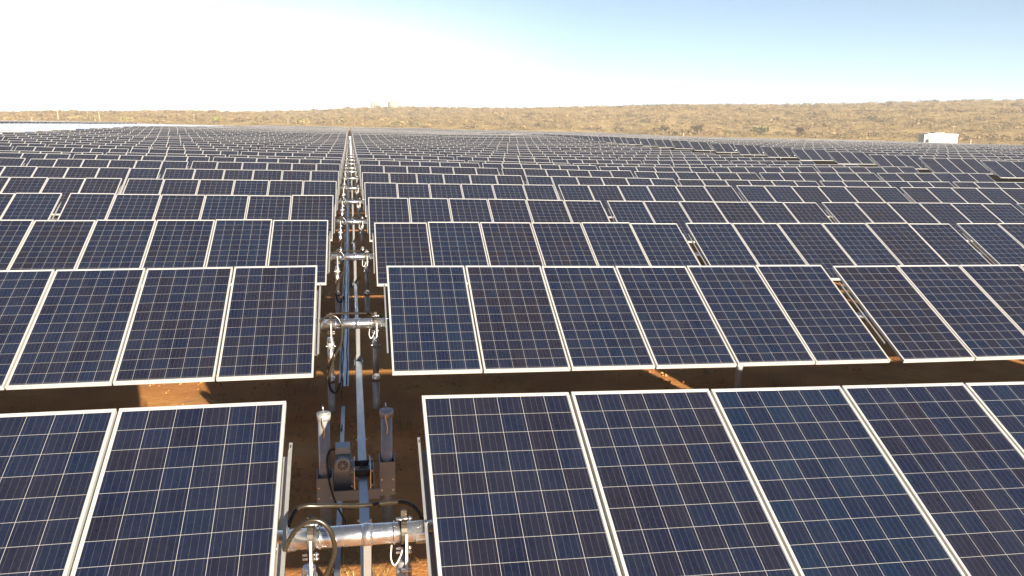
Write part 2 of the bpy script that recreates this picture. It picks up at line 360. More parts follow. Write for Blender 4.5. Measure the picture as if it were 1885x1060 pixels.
TUBE_Z = -0.125; TUBE_R = 0.060; HALF = 3 * PITCH - 0.01; STEP = 6 * PITCH + 0.165
def rail_geo(mb, x, w=0.05, out=0):
    def X(a, b): return (x + a, x + b) if out < 0 else (x + w - b, x + w - a)   # out < 0: the outer side is +x
    p, q = X(0.0, 0.030); mb.box(p, q, -0.58, 0.58, -0.092, -0.086, 'galv_dull')
    p, q = X(0.030, 0.033); mb.box(p, q, -0.60, 0.60, -0.092, -0.050, 'galv_dull')
    p, q = X(0.0331, 0.052); mb.box(p, q, -0.60, 0.66, -0.056, -0.051, 'galv_dull')
    p, q = X(0.039, 0.046); mb.box(p, q, 0.615, 0.640, -0.0508, -0.0500, 'rubber')  # dark chip on the flange stands for the shade inside a slot hole
def post_dir(t): return Vector((0, -math.sin(t), -math.cos(t)))
def meshes_for_table(t):
    d = {}
    for k in range(6):
        a = MB(); panel_geo(a, k, 'cells'); d['cells%d' % k] = a.mesh('panel_cells')
        b = MB(); panel_geo(b, k, 'frame'); d['frame%d' % k] = b.mesh('panel_frame')
        c = MB(); panel_geo(c, k, 'both'); d['panel%d' % k] = c.mesh('panel')
    a = MB(); a.tube([(-STEP / 2, 0, TUBE_Z), (STEP / 2, 0, TUBE_Z)], TUBE_R, 'galv', 20); d['tube'] = a.mesh('torque_tube')
    a = MB(); rail_geo(a, 0, out=1); d['rail_l'] = a.mesh('rail')
    a = MB(); rail_geo(a, 0, out=-1); d['rail_r'] = a.mesh('rail')
    a = MB(); dd = post_dir(t)
    a.tube([Vector((0, 0, TUBE_Z - 0.05)), Vector((0, 0, TUBE_Z)) + dd * 1.35], 0.045, 'galv_dull', 12)
    a.box(-0.02, 0.02, -0.075, 0.075, TUBE_Z - 0.09, TUBE_Z + 0.075, 'brown_strap'); d['post'] = a.mesh('support_post')
    return d
TM = meshes_for_table(TILT)
def one_mesh_table(t, posts=True, n=6):
    a = MB()
    for k in range(6): panel_geo(a, k, 'both')
    a.tube([(-STEP / 2, 0, TUBE_Z), (STEP / 2, 0, TUBE_Z)], TUBE_R, 'galv', n, False)
    for x in (-HALF - 0.04, HALF - 0.005): a.box(x, x + 0.045, -0.62, 0.62, -0.105, -0.046, 'galv_dull')
    dd = post_dir(t)
    for x in (1.52,): a.tube([Vector((x, 0, TUBE_Z)), Vector((x, 0, TUBE_Z)) + dd * 1.35], 0.045, 'galv_dull', n, False)
    return a
TM['far'] = one_mesh_table(TILT).mesh('solar_table')
FIT = {1: (4.351, -2.1587, -.0211, -2.1621, -.0100, -.4, -.64, .0011), 2: (9.6756, -2.2044, -.0116, -2.1988, -.0092, .67, .82, .0005), 3: (15.0116, -2.2422, -.0038, -2.2155, -.0006, -.2, .23, .0002),
       4: (20.3451, -2.2192, -.0124, -2.2097, .0015, -.72, .22, .0006), 5: (25.6844, -2.2189, -.0079, -2.2025, .0026, -.44, .46, .0007), 6: (30.9056, -2.1981, -.0069, -2.1797, .0051, -.16, .16, .0003),
       7: (36.2178, -2.1782, -.0058, -2.1588, .0046, -.1, .1, .0002), 8: (41.8176, -2.2044, -.0008, -2.2044, 0.0, 0, 0, 0)}
def row_y(r): return FIT[r][0] if r in FIT else 41.8176 + (r - 8) * 5.34
ORD = ['zeroth', 'front', 'second', 'third', 'fourth', 'fifth', 'sixth', 'seventh', 'eighth', 'ninth', 'tenth', 'eleventh', 'twelfth', 'thirteenth', 'fourteenth', 'fifteenth', 'sixteenth', 'seventeenth', 'eighteenth', 'nineteenth', 'twentieth']
def ordn(r):
    if r < len(ORD): return ORD[r]
    return '%d%s' % (r, {1: 'st', 2: 'nd', 3: 'rd'}.get(r % 10, 'th') if r % 100 not in (11, 12, 13) else 'th')
tables = []     # dicts
JR = rng.normal(0, 0.022, (90, 60))
for r in range(1, 63):
    Y = row_y(r)
    for side in (1, -1):
        for j in range(5):
            w = j * STEP + HALF; xc = side * ((0.4296 if side > 0 else 0.419) + w)
            y = Y + SKEW * xc; dt = 0
            if r in FIT:
                f = FIT[r]; s, q, z0, dt = (f[2], f[7], f[1], f[5]) if side > 0 else (f[4], 0, f[3], f[6])
                wq = min(w, 13.0); z = z0 + s * wq + q * wq * wq + (w - wq) * (0 if side > 0 else 0.004)
                sl_ = (s + 2 * q * wq) if w < 13 else (0 if side > 0 else 0.004)
                sl_ *= side
                if r >= 6:
                    z = z0 + float(HZ(xc, y)) - float(HZ(0, y)); sl_ = (float(HZ(xc + 3, y)) - float(HZ(xc - 3, y))) / 6
            else:
                h = [float(HZ(xc + e, y)) for e in (-3, 3)]; z = sum(h) / 2; sl_ = (h[1] - h[0]) / 6
                z += JR[r, 10 + side * (j // 2)] * (1 if r > 8 else 0) + JR[r, 30] * 0.6 * min(1, abs(xc) / 12)
            tables.append(dict(blk='main', r=r, side=side, j=j, x=xc, y=y, z=z + CAMZ, s=sl_, t=TILT + math.radians(dt if r in FIT else rng.normal(0, .25))))
    for blk, x0, nn, rr in (('east', 35.7, 10, range(6, 61)), ('west', -35.6, 10, range(10, 61))):
        if r not in rr: continue
        for j in range(nn):
            off = j * STEP + HALF + (0.86 if j >= 5 else 0)
            xc = x0 + off if blk == 'east' else x0 - off
            y = 41.8176 + (r - 8) * 5.34 + SKEW * xc
            h = [float(HZ(xc + e, y)) for e in (-3, 3)]; z = sum(h) / 2
            z += JR[r, 40 + (j // 3)] * 0.8
            fl = blk == 'west' and j < 6 and r >= 19
            tables.append(dict(blk=blk, r=r, side=1 if blk == 'east' else -1, j=j, x=xc, y=y, z=z + CAMZ, s=(h[1] - h[0]) / 6, t=math.radians(2.0) if fl else TILT + math.radians(rng.normal(0, .3))))
for T_ in tables:
    d = Vector((T_['x'], T_['y'], T_['z'] - CAMZ)); T_['dep'] = d.dot(FWD); T_['px'] = 942.5 + F_PX * d.dot(RGT) / max(T_['dep'], .1)
    hw = 3.1 * F_PX / max(T_['dep'], .1); T_['vis'] = T_['dep'] > 0.5 and -hw * 0.9 < T_['px'] < 1885 + hw * 0.9
tables.sort(key=lambda t: t['dep'])
vis = [t for t in tables if t['vis']]
indiv = vis[:296]
ids = set(id(t) for t in indiv)
PARTS_R = 14
def label_for(t):
    n = ordn(t['j'] + 1) if t['j'] else 'first'
    if t['blk'] == 'main':
        sd = 'right' if t['side'] > 0 else 'left'
        if t['j'] == 0: return 'six-panel solar table directly %s of the tracker aisle in the %s row' % (sd, ordn(t['r']))
        return 'six-panel solar table, %s one %s of the tracker aisle, in the %s row' % (n, sd, ordn(t['r']))
    if t['blk'] == 'east': return 'solar table across the right-hand lane, %s from the lane, level with the %s row' % (n, ordn(t['r']))
    return 'solar table across the left-hand lane, %s from the lane, level with the %s row' % (n, ordn(t['r']))
for t in indiv:
    loc = (t['x'], t['y'], t['z']); rot = (t['t'], -math.atan(t['s']), SKEW)
    grp = 'six-panel solar tables set out in rows across the field'
    if t['blk'] == 'main' and t['r'] <= PARTS_R:
        e = empty('solar_table', loc, rot); tag(e, label_for(t), 'solar panels', grp)
        for k in range(6):
            jit = (random.uniform(-.0015, .0015), random.uniform(-.003, .003), random.uniform(-.002, .002))
            if t['r'] <= 6:
                p = link('solar_panel', TM['cells%d' % k], e, jit, (random.gauss(0, .003), random.gauss(0, .002), 0)); link('frame', TM['frame%d' % k], p)
            else: link('solar_panel', TM['panel%d' % k], e, jit, (random.gauss(0, .004), random.gauss(0, .003), 0))
        link('torque_tube', TM['tube'], e)
        link('rail', TM['rail_l'], e, (-HALF - 0.043, 0, 0)); link('rail', TM['rail_r'], e, (HALF - 0.002, 0, 0))
        for k in range(1, 6) if t['r'] <= 4 else []: link('rail', TM['rail_r'], e, ((k - 3) * PITCH - 0.022, 0, 0))
        for x in (1.52,) if t['side'] > 0 else (-1.52,): link('support_post', TM['post'], e, (x, 0, 0))
    else:
        tag(link('solar_table', TM['far'], None, loc, rot), label_for(t), 'solar panels', grp)
def merged(list_, name, label, kind='stuff', skip_aisle=True):
    src = one_mesh_table(TILT, n=5); V = np.array(src.v); nf = len(src.f)
    lens = np.array([len(f) for f in src.f]); idx = np.concatenate([np.array(f) for f in src.f]); uv = np.array(src.uv); mi = np.array(src.m)
    # only quads in this template
    assert (lens == 4).all()
    VV, II, UU = [], [], []
    for q, t in enumerate(list_):
        R = np.array((Matrix.Translation((t['x'], t['y'], t['z'])) @ Euler((t['t'], -math.atan(t['s']), SKEW)).to_matrix().to_4x4()))
        VV.append(V @ R[:3, :3].T + R[:3, 3]); II.append(idx + q * len(V)); u = uv.copy(); u[:, 0] += np.where(uv[:, 0] + uv[:, 1] > 0, 60 * q, 0); UU.append(u)
    VV = np.concatenate(VV); II = np.concatenate(II); UU = np.concatenate(UU); nF = nf * len(list_)
    me = bpy.data.meshes.new(name); me.vertices.add(len(VV)); me.vertices.foreach_set('co', VV.astype(np.float32).ravel())
    me.loops.add(len(II)); me.loops.foreach_set('vertex_index', II.astype(np.int32)); me.polygons.add(nF)
    me.polygons.foreach_set('loop_start', (np.arange(nF) * 4).astype(np.int32))
    for q in src.mats: me.materials.append(M[q])
    me.polygons.foreach_set('material_index', np.tile(mi, len(list_)).astype(np.int32))
    me.update(calc_edges=True)
    ul = me.uv_layers.new(name='UVMap'); ul.data.foreach_set('uv', UU.astype(np.float32).ravel())
    me.validate(); o = link(name, me); tag(o, label, 'solar panels', kind=kind); return o
rest = [t for t in tables if id(t) not in ids and (t['vis'] or (t['r'] <= 12 and t['blk'] == 'main') or t['blk'] != 'main')]
merged(rest, 'distant_solar_field', 'countless far solar tables merging into a grey band below the dry hills')

# ---------------------------------------------------------------- aisle hardware
def aisle_row(r, first):
    """torque tube bridging the aisle, its arm, bearings, posts, hoses for row r; all local to the tube centre"""
def tube_center(r):
    f = FIT.get(r); y = row_y(r); z = (f[1] if f else float(HZ(0, y)) + JR[r, 30] * 0) + CAMZ
    return Vector((0, y + 0.125 * math.sin(TILT), z - 0.125 * math.cos(TILT)))
def g(x, y): return float(ground_hub(np.array(x), np.array(y)))
def bridge_meshes():
    d = {}
    a = MB(); a.tube([(-0.46, 0, 0), (0.47, 0, 0)], 0.0585, 'galv', 28)
    d['torque_tube'] = a.mesh('torque_tube')
    a = MB(); a.tube([(0.035, 0, 0), (0.095, 0, 0)], 0.064, 'galv', 28); d['collar'] = a.mesh('collar')
    a = MB()
    # flat lever arm hanging square to the panels, in front of the tube
    ang = math.atan2(0.25, 0.52); ln = 0.60
    Rm = Matrix.Rotation(ang, 4, 'X')
    a.box(0.045, 0.088, -0.020, 0.020, -ln, -0.055, 'galv_dull', Rm); a.box(0.038, 0.044, -0.03, 0.03, -ln, -ln + 0.12, 'galv_dull', Rm); a.box(0.089, 0.095, -0.03, 0.03, -ln, -ln + 0.12, 'galv_dull', Rm)
    d['lever_arm'] = a.mesh('lever_arm'); d['tip'] = Rm @ Vector((0.067, 0, -ln))
    for nm, x in (('bearing_l', -0.245), ('bearing_r', 0.270)):
        a = MB(); n = 22; ri, ro = 0.061, 0.070
        # strap that hugs the tube, taller above it
        for k in range(n):
            t0, t1 = 2 * math.pi * k / n, 2 * math.pi * (k + 1) / n
            def P(t, rr): return (math.cos(t) * rr, math.sin(t) * rr * 1.0 + (0.012 if math.sin(t) > 0 and rr > 0.065 else 0))
            p = [P(t0, ri), P(t1, ri), P(t1, ro), P(t0, ro)]
            for xx in (x - 0.016, x + 0.016): a.face([(xx, u, v) for u, v in p], 'brown_strap')
            a.face([(x - 0.016, p[3][0], p[3][1]), (x + 0.016, p[3][0], p[3][1]), (x + 0.016, p[2][0], p[2][1]), (x - 0.016, p[2][0], p[2][1])], 'brown_strap')
        a.box(x - 0.016, x + 0.016, -0.012, 0.012, 0.080, 0.135, 'brown_strap')
        a.box(x - 0.018, x + 0.018, -0.045, 0.045, -0.120, -0.072, 'brown_strap')
        for zz in (0.095, -0.085, -0.11):
            a.tube([(x - 0.045, -0.03, zz), (x + 0.045, -0.03, zz)], 0.007, 'galv', 6)
            a.tube([(x + 0.026, -0.03, zz), (x + 0.036, -0.03, zz)], 0.013, 'galv', 6)
        d[nm] = a.mesh('bearing_strap')
    a = MB(); a.tube([(-0.004, 0, 0), (0.004, 0, 0)], 0.0665, 'galv', 24); d['ring'] = a.mesh('stop_ring')
    a = MB(); x = 0.40
    for t in (2.0,): a.tube([(x, math.cos(t) * 0.055, math.sin(t) * 0.055), (x, math.cos(t) * 0.078, math.sin(t) * 0.078)], 0.009, 'galv', 6)
    d['bolts'] = a.mesh('bolt')
    return d
BM = bridge_meshes()
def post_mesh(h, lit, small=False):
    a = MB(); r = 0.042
    a.tube([(0, 0, -0.25), (0, 0, h * 0.45)], r, 'galv_dull', 18); a.tube([(0, 0, h * 0.45), (0, 0, h)], r * 0.86, 'galv_dull' if not lit else 'galv', 18)  # left posts get brighter upper steel as painted sunlight, right ones stay dull
    a.tube([(0, 0, h * 0.45 - 0.035), (0, 0, h * 0.45 + 0.035)], r * 1.08, 'galv', 18)
    a.tube([(0, 0, h - 0.13), (0, 0, h - 0.05)], r * 1.06, 'galv_dull', 18)
    for s_ in (-1, 1): a.tube([(s_ * 0.03, -0.05, h - 0.09), (s_ * 0.062, -0.05, h - 0.09)], 0.010, 'galv', 6)
    return a.mesh('post')
def plate_mesh():
    a = MB(); a.box(-0.007, 0.007, -0.055, -0.045, -0.10, 0.20, 'frame'); a.box(-0.007, 0.007, 0.020, 0.030, -0.10, 0.20, 'galv')
    a.tube([(-0.03, -0.05, -0.02), (0.03, -0.05, -0.02)], 0.012, 'galv', 6); return a.mesh('hanger_plate')
PLATE = plate_mesh()
NB = 26
for r in range(1, NB):
    tc_ = tube_center(r); rn = ordn(r)
    e = empty('tracker_axle', tc_); tag(e, 'bright galvanised torque tube bridging the aisle in the %s row, with hanging lever arm' % rn, 'torque tube', 'torque tubes bridging the tracker aisle')
    link('torque_tube', BM['torque_tube'], e)
    if r <= 14:
        link('collar', BM['collar'], e); link('lever_arm', BM['lever_arm'], e); link('bearing_strap', BM['bearing_l'], e); link('bearing_strap', BM['bearing_r'], e); [link('stop_ring', BM['ring'], e, (x, 0, 0)) for x in (-0.365, -0.195, 0.215)]
        if r <= 6: link('bolt', BM['bolts'], e)
    for sd, x in (('left', -0.255), ('right', 0.270)):
        gy = tc_.y - 0.02; gz = g(x, gy) - 0.03; h = tc_.z - 0.16 - gz
        if r <= 14:
            p = empty('support_post', (x, gy, gz)); tag(p, 'steel bearing post under the %s end of the aisle tube, %s row' % (sd, rn), 'post', 'bearing posts along the tracker aisle')
            link('pipe', post_mesh(h, sd == 'left'), p); link('hanger_plate', PLATE, p, (0.012, 0, h - 0.02))
        else:
            q = link('support_post', post_mesh(h, sd == 'left'), None, (x, gy, gz)); tag(q, 'steel bearing post under the %s end of the aisle tube, %s row' % (sd, rn), 'post', 'bearing posts along the tracker aisle')
    if r <= 12:
        # long conduit arching from table to table, and the loop that drops to the tray
        a = MB(); zz = 0.0
        arch = [(-0.43, 0.06, -0.22), (-0.41, 0.14, -0.10), (-0.35, 0.20, 0.03), (-0.22, 0.22, 0.075), (0.0, 0.22, 0.075), (0.22, 0.21, 0.07), (0.34, 0.18, 0.035), (0.405, 0.12, -0.04), (0.42, 0.06, -0.20)]
        if r == 1: arch = [(-0.42, 0.00, -0.25), (-0.40, 0.2, -0.10), (-0.34, 0.34, 0.015), (-0.2, 0.38, 0.01), (0.05, 0.38, -0.005), (0.22, 0.38, 0.005), (0.335, 0.36, -0.01), (0.40, 0.30, -0.08), (0.425, 0.2, -0.22)]
        a.tube(smooth_path(arch, 6), 0.0135, 'conduit', 10)
        o = link('cable_conduit', a.mesh('conduit'), None, tc_); tag(o, 'olive conduit arching behind the aisle tube from left table to right table, %s row' % rn, 'conduit', 'conduits arching across the aisle')
        a = MB()
        if r == 1: lp = [(-0.40, -0.05, -0.35), (-0.385, -0.12, -0.05), (-0.335, -0.16, 0.10), (-0.26, -0.18, 0.185), (-0.19, -0.18, 0.19), (-0.135, -0.18, 0.13), (-0.11, -0.17, 0.02), (-0.14, -0.17, -0.09), (-0.22, -0.16, -0.26), (-0.26, -0.14, -0.45), (-0.22, -0.1, -0.6)]
        else:
            zb = g(-0.2, tc_.y) - tc_.z
            lp = [(-0.37, -0.02, -0.12), (-0.375, -0.07, 0.0), (-0.33, -0.09, 0.09), (-0.235, -0.10, 0.125), (-0.165, -0.10, 0.09), (-0.12, -0.11, -0.02), (-0.13, -0.12, -0.20), (-0.19, -0.12, -0.33), (-0.255, -0.12, -0.50), (-0.28, -0.12, -0.66), (-0.25, -0.12, -0.78), (-0.19, -0.11, -0.80), (-0.15, -0.08, -0.70)]
            if r % 3 == 1: lp = [(x * 0.94, y, z) for x, y, z in lp]
        a.tube(smooth_path(lp, 6), 0.0135, 'conduit', 10)
        o = link('cable_loop', a.mesh('conduit'), None, tc_); tag(o, 'brown conduit looping over the left end of the aisle tube, %s row' % rn, 'conduit', 'conduit loops over the aisle tubes')
    if r <= 6:
        a = MB(); a.tube(smooth_path([(0.20, -0.03, -0.06), (0.195, -0.05, -0.13), (0.215, -0.06, -0.17), (0.245, -0.05, -0.13), (0.262, -0.04, -0.08)], 6), 0.004, 'pale', 6)
        o = link('cable_tie', a.mesh('tie'), None, tc_); tag(o, 'small pale cable hanging below the tube beside the right bearing, %s row' % rn, 'cable', 'pale cables below the aisle tubes')
# drive beams between rows
tips = {r: tube_center(r) + BM['tip'] for r in range(0 + 1, NB + 1)}
for r in range(1, NB):
    A = tips[r]; B = tips[r + 1]
    e = empty('drive_beam', A); tag(e, 'blue-grey steel drive beam running along the aisle from the %s row to the %s row' % (ordn(r), ordn(r + 1)), 'drive beam', 'drive beams along the tracker aisle')
    a = MB(); d = B - A; hw, hh = (0.036, 0.036) if r in (1, 2) else (0.028, 0.028)
    if r >= 2: hw = hh = 0.027
    ln = d.length; Rm = Matrix.Rotation(math.asin(d.z / ln), 4, 'X')
    s0 = 0.05; s1 = ln - 0.12
    bev = 0.005; prof = [(-hw, -hh + bev), (-hw + bev, -hh), (hw - bev, -hh), (hw, -hh + bev), (hw, hh - bev), (hw - bev, hh), (-hw + bev, hh), (-hw, hh - bev)]
    k = len(a.v)
    for yy in (s0, s1): a.v += [tuple(Rm @ Vector((x, yy, z))) for x, z in prof]
    for q in range(8): a.addf((k + q, k + (q + 1) % 8, k + 8 + (q + 1) % 8, k + 8 + q), 'blue_steel')
    a.addf(list(range(k, k + 8)), 'blue_steel'); a.addf(list(range(k + 8, k + 16))[::-1], 'blue_steel')
    for yy in (1.0, 1.8, 2.6) if r == 1 else (): 
        a.tube([(-hw - 0.014, yy, 0.0), (hw + 0.014, yy, 0.0)], 0.010, 'galv', 6)
    link('beam', a.mesh('beam'), e)
    a = MB()     # fork that joins it to the arm of the row behind
    for x in (-0.048, 0.042): a.box(x, x + 0.006, s1 - 0.10, ln + 0.04, -0.035, 0.035, 'blue_steel', Rm)
    a.box(-0.042, 0.042, s1, s1 + 0.012, -0.033, 0.033, 'dark_steel', Rm); a.tube([Rm @ Vector((-0.062, ln, 0)), Rm @ Vector((0.062, ln, 0))], 0.014, 'galv', 8)
    a.tube([Rm @ Vector((-0.060, s1 - 0.06, 0)), Rm @ Vector((0.060, s1 - 0.06, 0))], 0.010, 'galv', 6)
    a.tube([Rm @ Vector((0, s1 + 0.005, 0.0)), Rm @ Vector((0, ln - 0.02, 0.0))], 0.026, 'blue_steel', 12)
    link('fork_joint', a.mesh('fork'), e)
# cable tray left of the beams, in lengths from row to row, and the flat strip in the front bay
for r in range(2, 16):
    y0, y1 = row_y(r) + (0.05 if r == 2 else -0.28), row_y(r + 1) - 0.34; z0, z1 = 0.30 + g(-0.1, y0) - 0.0, 0.30 + g(-0.1, y1)
    a = MB(); k = 0; xs = (-0.168, -0.052)
    def seg(x0, x1, b, t, m_): a.v.extend([]); kk = len(a.v); a.v += [(x0, y0, z0 + b), (x1, y0, z0 + b), (x1, y1, z1 + b), (x0, y1, z1 + b), (x0, y0, z0 + t), (x1, y0, z0 + t), (x1, y1, z1 + t), (x0, y1, z1 + t)]; [a.addf([kk + i for i in q], m_) for q in ((3, 2, 1, 0), (4, 5, 6, 7), (0, 1, 5, 4), (1, 2, 6, 5), (2, 3, 7, 6), (3, 0, 4, 7))]
    seg(xs[0], xs[1], 0, 0.003, 'blue_steel'); seg(xs[0], xs[0] + 0.003, 0.003, 0.040, 'blue_steel'); seg(xs[1] - 0.003, xs[1], 0.003, 0.040, 'blue_steel')
    for q, xx in enumerate((-0.147, -0.128, -0.075)): a.tube([(xx + 0.006 * math.sin(s * 1.7 + q * 2), y0 + 0.02 + s * (y1 - y0 - 0.04) / 12, z0 + (z1 - z0) * s / 12 + 0.016) for s in range(13)], 0.007, 'rubber', 6)
    o = link('cable_tray', a.mesh('cable_tray'), None); tag(o, 'long metal cable tray with black cables left of the drive beam, behind the %s row' % ordn(r), 'cable tray', 'cable trays along the tracker aisle')
a = MB(); gg = g(-0.13, 7)
ys = np.linspace(4.2, 9.4, 9)
for i in range(8):
    z0, z1 = gg + 0.055 + 0.006 * i, gg + 0.055 + 0.006 * (i + 1); k = len(a.v)
    x0, x1 = -0.165 + 0.0035 * i, -0.165 + 0.0035 * (i + 1)
    a.v += [(x0, ys[i], z0), (x0 + 0.042, ys[i], z0), (x1 + 0.042, ys[i + 1], z1), (x1, ys[i + 1], z1), (x0, ys[i], z0 - .03), (x0 + 0.042, ys[i], z0 - .03), (x1 + 0.042, ys[i + 1], z1 - .03), (x1, ys[i + 1], z1 - .03)]
    for q in ((0, 1, 2, 3), (5, 4, 7, 6), (0, 4, 5, 1), (1, 5, 6, 2), (3, 7, 4, 0)): a.addf([k + j for j in q], 'blue_steel')
tag(link('steel_strip', a.mesh('strip')), 'narrow pale blue steel strip lying low beside the motor in the front bay', 'strip')
# black cable drooping from the tray end to the motor
a = MB(); a.tube(smooth_path([(-0.12, 9.78, gg + 0.31), (-0.14, 9.5, gg + 0.12), (-0.12, 9.1, gg + 0.08), (-0.13, 8.6, gg + 0.1)], 6), 0.010, 'rubber', 8)
tag(link('black_cable', a.mesh('cable')), 'black cable drooping from the open end of the cable tray', 'cable')

# actuator: two capped piles with sockets, cross plate, motor, gearbox and rollers
AY = 6.50; beam_z = float(tips[1].z + (tips[2].z - tips[1].z) * (AY - tips[1].y) / (tips[2].y - tips[1].y)); gz = g(0, AY) - 0.02
for sd, x, top in (('left', -0.235, 1.125), ('right', 0.262, 1.130)):
    e = empty('capped_pile', (x, AY, gz)); tag(e, 'thick capped steel pile on the %s of the drive motor in the front bay' % sd, 'pile', 'capped piles beside the drive motor')
    h = top - gz; a = MB(); a.tube([(0, 0, -0.3), (0, 0, h - 0.02)], 0.046, 'galv_dull', 24); link('pipe', a.mesh('pile'), e)
    a = MB(); a.tube([(0, 0, h - 0.055), (0, 0, h)], 0.056, 'galv_dull', 24); a.tube([(0, 0, h), (0, 0, h + 0.008)], [0.05, 0.03], 'galv_dull', 24)
    a.tube([(-0.002, 0.01, h), (-0.008, 0.01, h + 0.055)], 0.006, 'galv', 6); link('cap', a.mesh('cap'), e)
    a = MB(); a.tube(smooth_path([(-0.01, -0.058, h - 0.02), (-0.006, -0.062, h - 0.08), (0.006, -0.056, h - 0.14), (-0.004, -0.052, h - 0.2)], 5), 0.006, 'galv', 6); link('hook', a.mesh('hook'), e)
e = empty('drive_motor_unit', (0, AY, beam_z)); tag(e, 'grey electric drive motor and gearbox on a bracket gripping the long beam', 'drive motor')
def plate_box(a, x0, x1, y0, y1, z0, z1, m_, th=0.008):
    a.box(x0, x0 + th, y0, y1, z0, z1, m_); a.box(x1 - th, x1, y0, y1, z0, z1, m_); a.box(x0 + th, x1 - th, y0, y0 + th, z0, z1, m_); a.box(x0 + th, x1 - th, y1 - th, y1, z0, z1, m_)
bz = beam_z
for x, z0, z1 in ((-0.235, 0.42 - 0.02, 0.615), (0.262, 0.43 + 0.01, 0.725)):
    a = MB(); plate_box(a, x - 0.063, x + 0.063, -0.115, 0.075, z0 - bz, z1 - bz, 'bracket')
    for bx_ in (-0.045, 0.045):
        for bz_ in (0.05, 0.14): a.tube([(x + bx_, -0.125, z0 - bz + bz_), (x + bx_, -0.112, z0 - bz + bz_)], 0.008, 'galv', 6)
    link('socket_bracket', a.mesh('socket'), e)
a = MB(); a.box(-0.172, 0.199, -0.115, -0.107, 0.415 - bz, 0.50 - bz, 'bracket'); a.box(-0.172, 0.199, -0.107, 0.075, 0.415 - bz, 0.422 - bz, 'bracket'); a.box(-0.165, -0.02, 0.04, 0.048, 0.43 - bz, 0.66 - bz, 'galv_dull')
for x in (-0.015, 0.115, 0.150): a.box(x, x + 0.008, -0.09, 0.07, 0.424 - bz, 0.66 - bz + (0.03 if x < 0 else 0), 'bracket')
link('cross_plate', a.mesh('cross_plate'), e)
mx, mz = -0.090, 0.735 - bz
a = MB(); n = 20
a.tube([(mx, -0.12, mz), (mx, 0.08, mz)], 0.054, 'motor', 24)
for k in range(14):
    t = 2 * math.pi * k / 14; a.box(mx - 0.002, mx + 0.002, -0.09, 0.075, mz + 0.05, mz + 0.066, 'motor', Matrix.Translation((mx, 0, mz)) @ Matrix.Rotation(t, 4, 'Y') @ Matrix.Translation((-mx, 0, -mz)))
a.tube([(mx, 0.08, mz), (mx, 0.12, mz)], 0.068, 'motor', 20)
mt_ = link('motor', a.mesh('motor'), e)
a = MB(); a.tube([(mx, -0.155, mz), (mx, -0.115, mz)], [0.055, 0.063], 'motor', 24, True); link('fan_cover', a.mesh('fan_cover'), mt_)
a = MB()
for q, rr in enumerate((0.038, 0.027, 0.016)): a.tube([(mx + math.cos(t) * rr, -0.1575, mz + math.sin(t) * rr) for t in np.linspace(0, 2 * math.pi, 22)], 0.0022, 'rubber', 5, False)
a.tube([(mx, -0.1595, mz), (mx, -0.156, mz)], 0.038, 'dark_steel', 20); a.tube([(mx, -0.163, mz), (mx, -0.159, mz)], 0.009, 'motor', 10)
for t in np.linspace(0, math.pi, 5)[:-1]: a.box(-0.036, 0.036, -0.1625, -0.1600, -0.002, 0.002, 'motor', Matrix.Translation((mx, 0, mz)) @ Matrix.Rotation(t, 4, 'Y'))
link('fan_grille', a.mesh('fan_grille'), mt_)
a = MB(); a.box(mx - 0.056, mx + 0.056, -0.075, 0.05, mz + 0.062, mz + 0.108, 'motor'); a.box(mx - 0.059, mx + 0.059, -0.078, 0.053, mz + 0.1085, mz + 0.116, 'motor'); link('terminal_box', a.mesh('terminal_box'), mt_)
a = MB(); a.box(-0.022, 0.002, -0.05, 0.08, -0.10, 0.10, 'motor'); a.tube([(-0.035, 0.02, 0.05), (0.0, 0.02, 0.05)], 0.045, 'motor', 16); a.box(0.118, 0.148, -0.04, 0.06, -0.05, 0.085, 'dark_steel'); link('gearbox', a.mesh('gearbox'), e)
for yy in (-0.085, 0.115):
    a = MB(); a.tube([(0.004, yy, 0.060), (0.122, yy, 0.060)], 0.024, 'rubber', 18); a.tube([(0.0, yy, 0.060), (0.004, yy, 0.060)], 0.034, 'rubber', 18); a.tube([(0.122, yy, 0.060), (0.126, yy, 0.060)], 0.034, 'rubber', 18); link('roller', a.mesh('roller'), e)
a = MB()
for yy in (-0.15, 0.17): a.tube([(-0.012, yy, 0.0), (-0.012, yy, 0.0)], 0.001, 'galv', 4)
for x in (-0.004, 0.124): a.box(x, x + 0.007, -0.13, 0.17, -0.06, 0.10, 'galv')
for x in (-0.02, 0.14):
    for yy in (-0.10, 0.0, 0.13):
        for zz in (-0.04, 0.08): a.tube([(x - 0.006, yy, zz), (x + 0.006, yy, zz)], 0.011, 'galv', 6)
link('guide_plates', a.mesh('guide_plates'), e)
a = MB(); P0 = Vector((mx - 0.056, -0.02, mz + 0.085))
a.tube(smooth_path([P0, P0 + Vector((-0.04, -0.01, 0.0)), P0 + Vector((-0.068, -0.03, -0.06)), P0 + Vector((-0.062, -0.06, -0.17)), P0 + Vector((-0.045, -0.14, -0.25)), P0 + Vector((0.0, -0.24, -0.36)), P0 + Vector((0.07, -0.35, -0.47)), P0 + Vector((0.10, -0.5, -0.60))], 7), 0.008, 'rubber', 8)
link('power_cable', a.mesh('power_cable'), e)

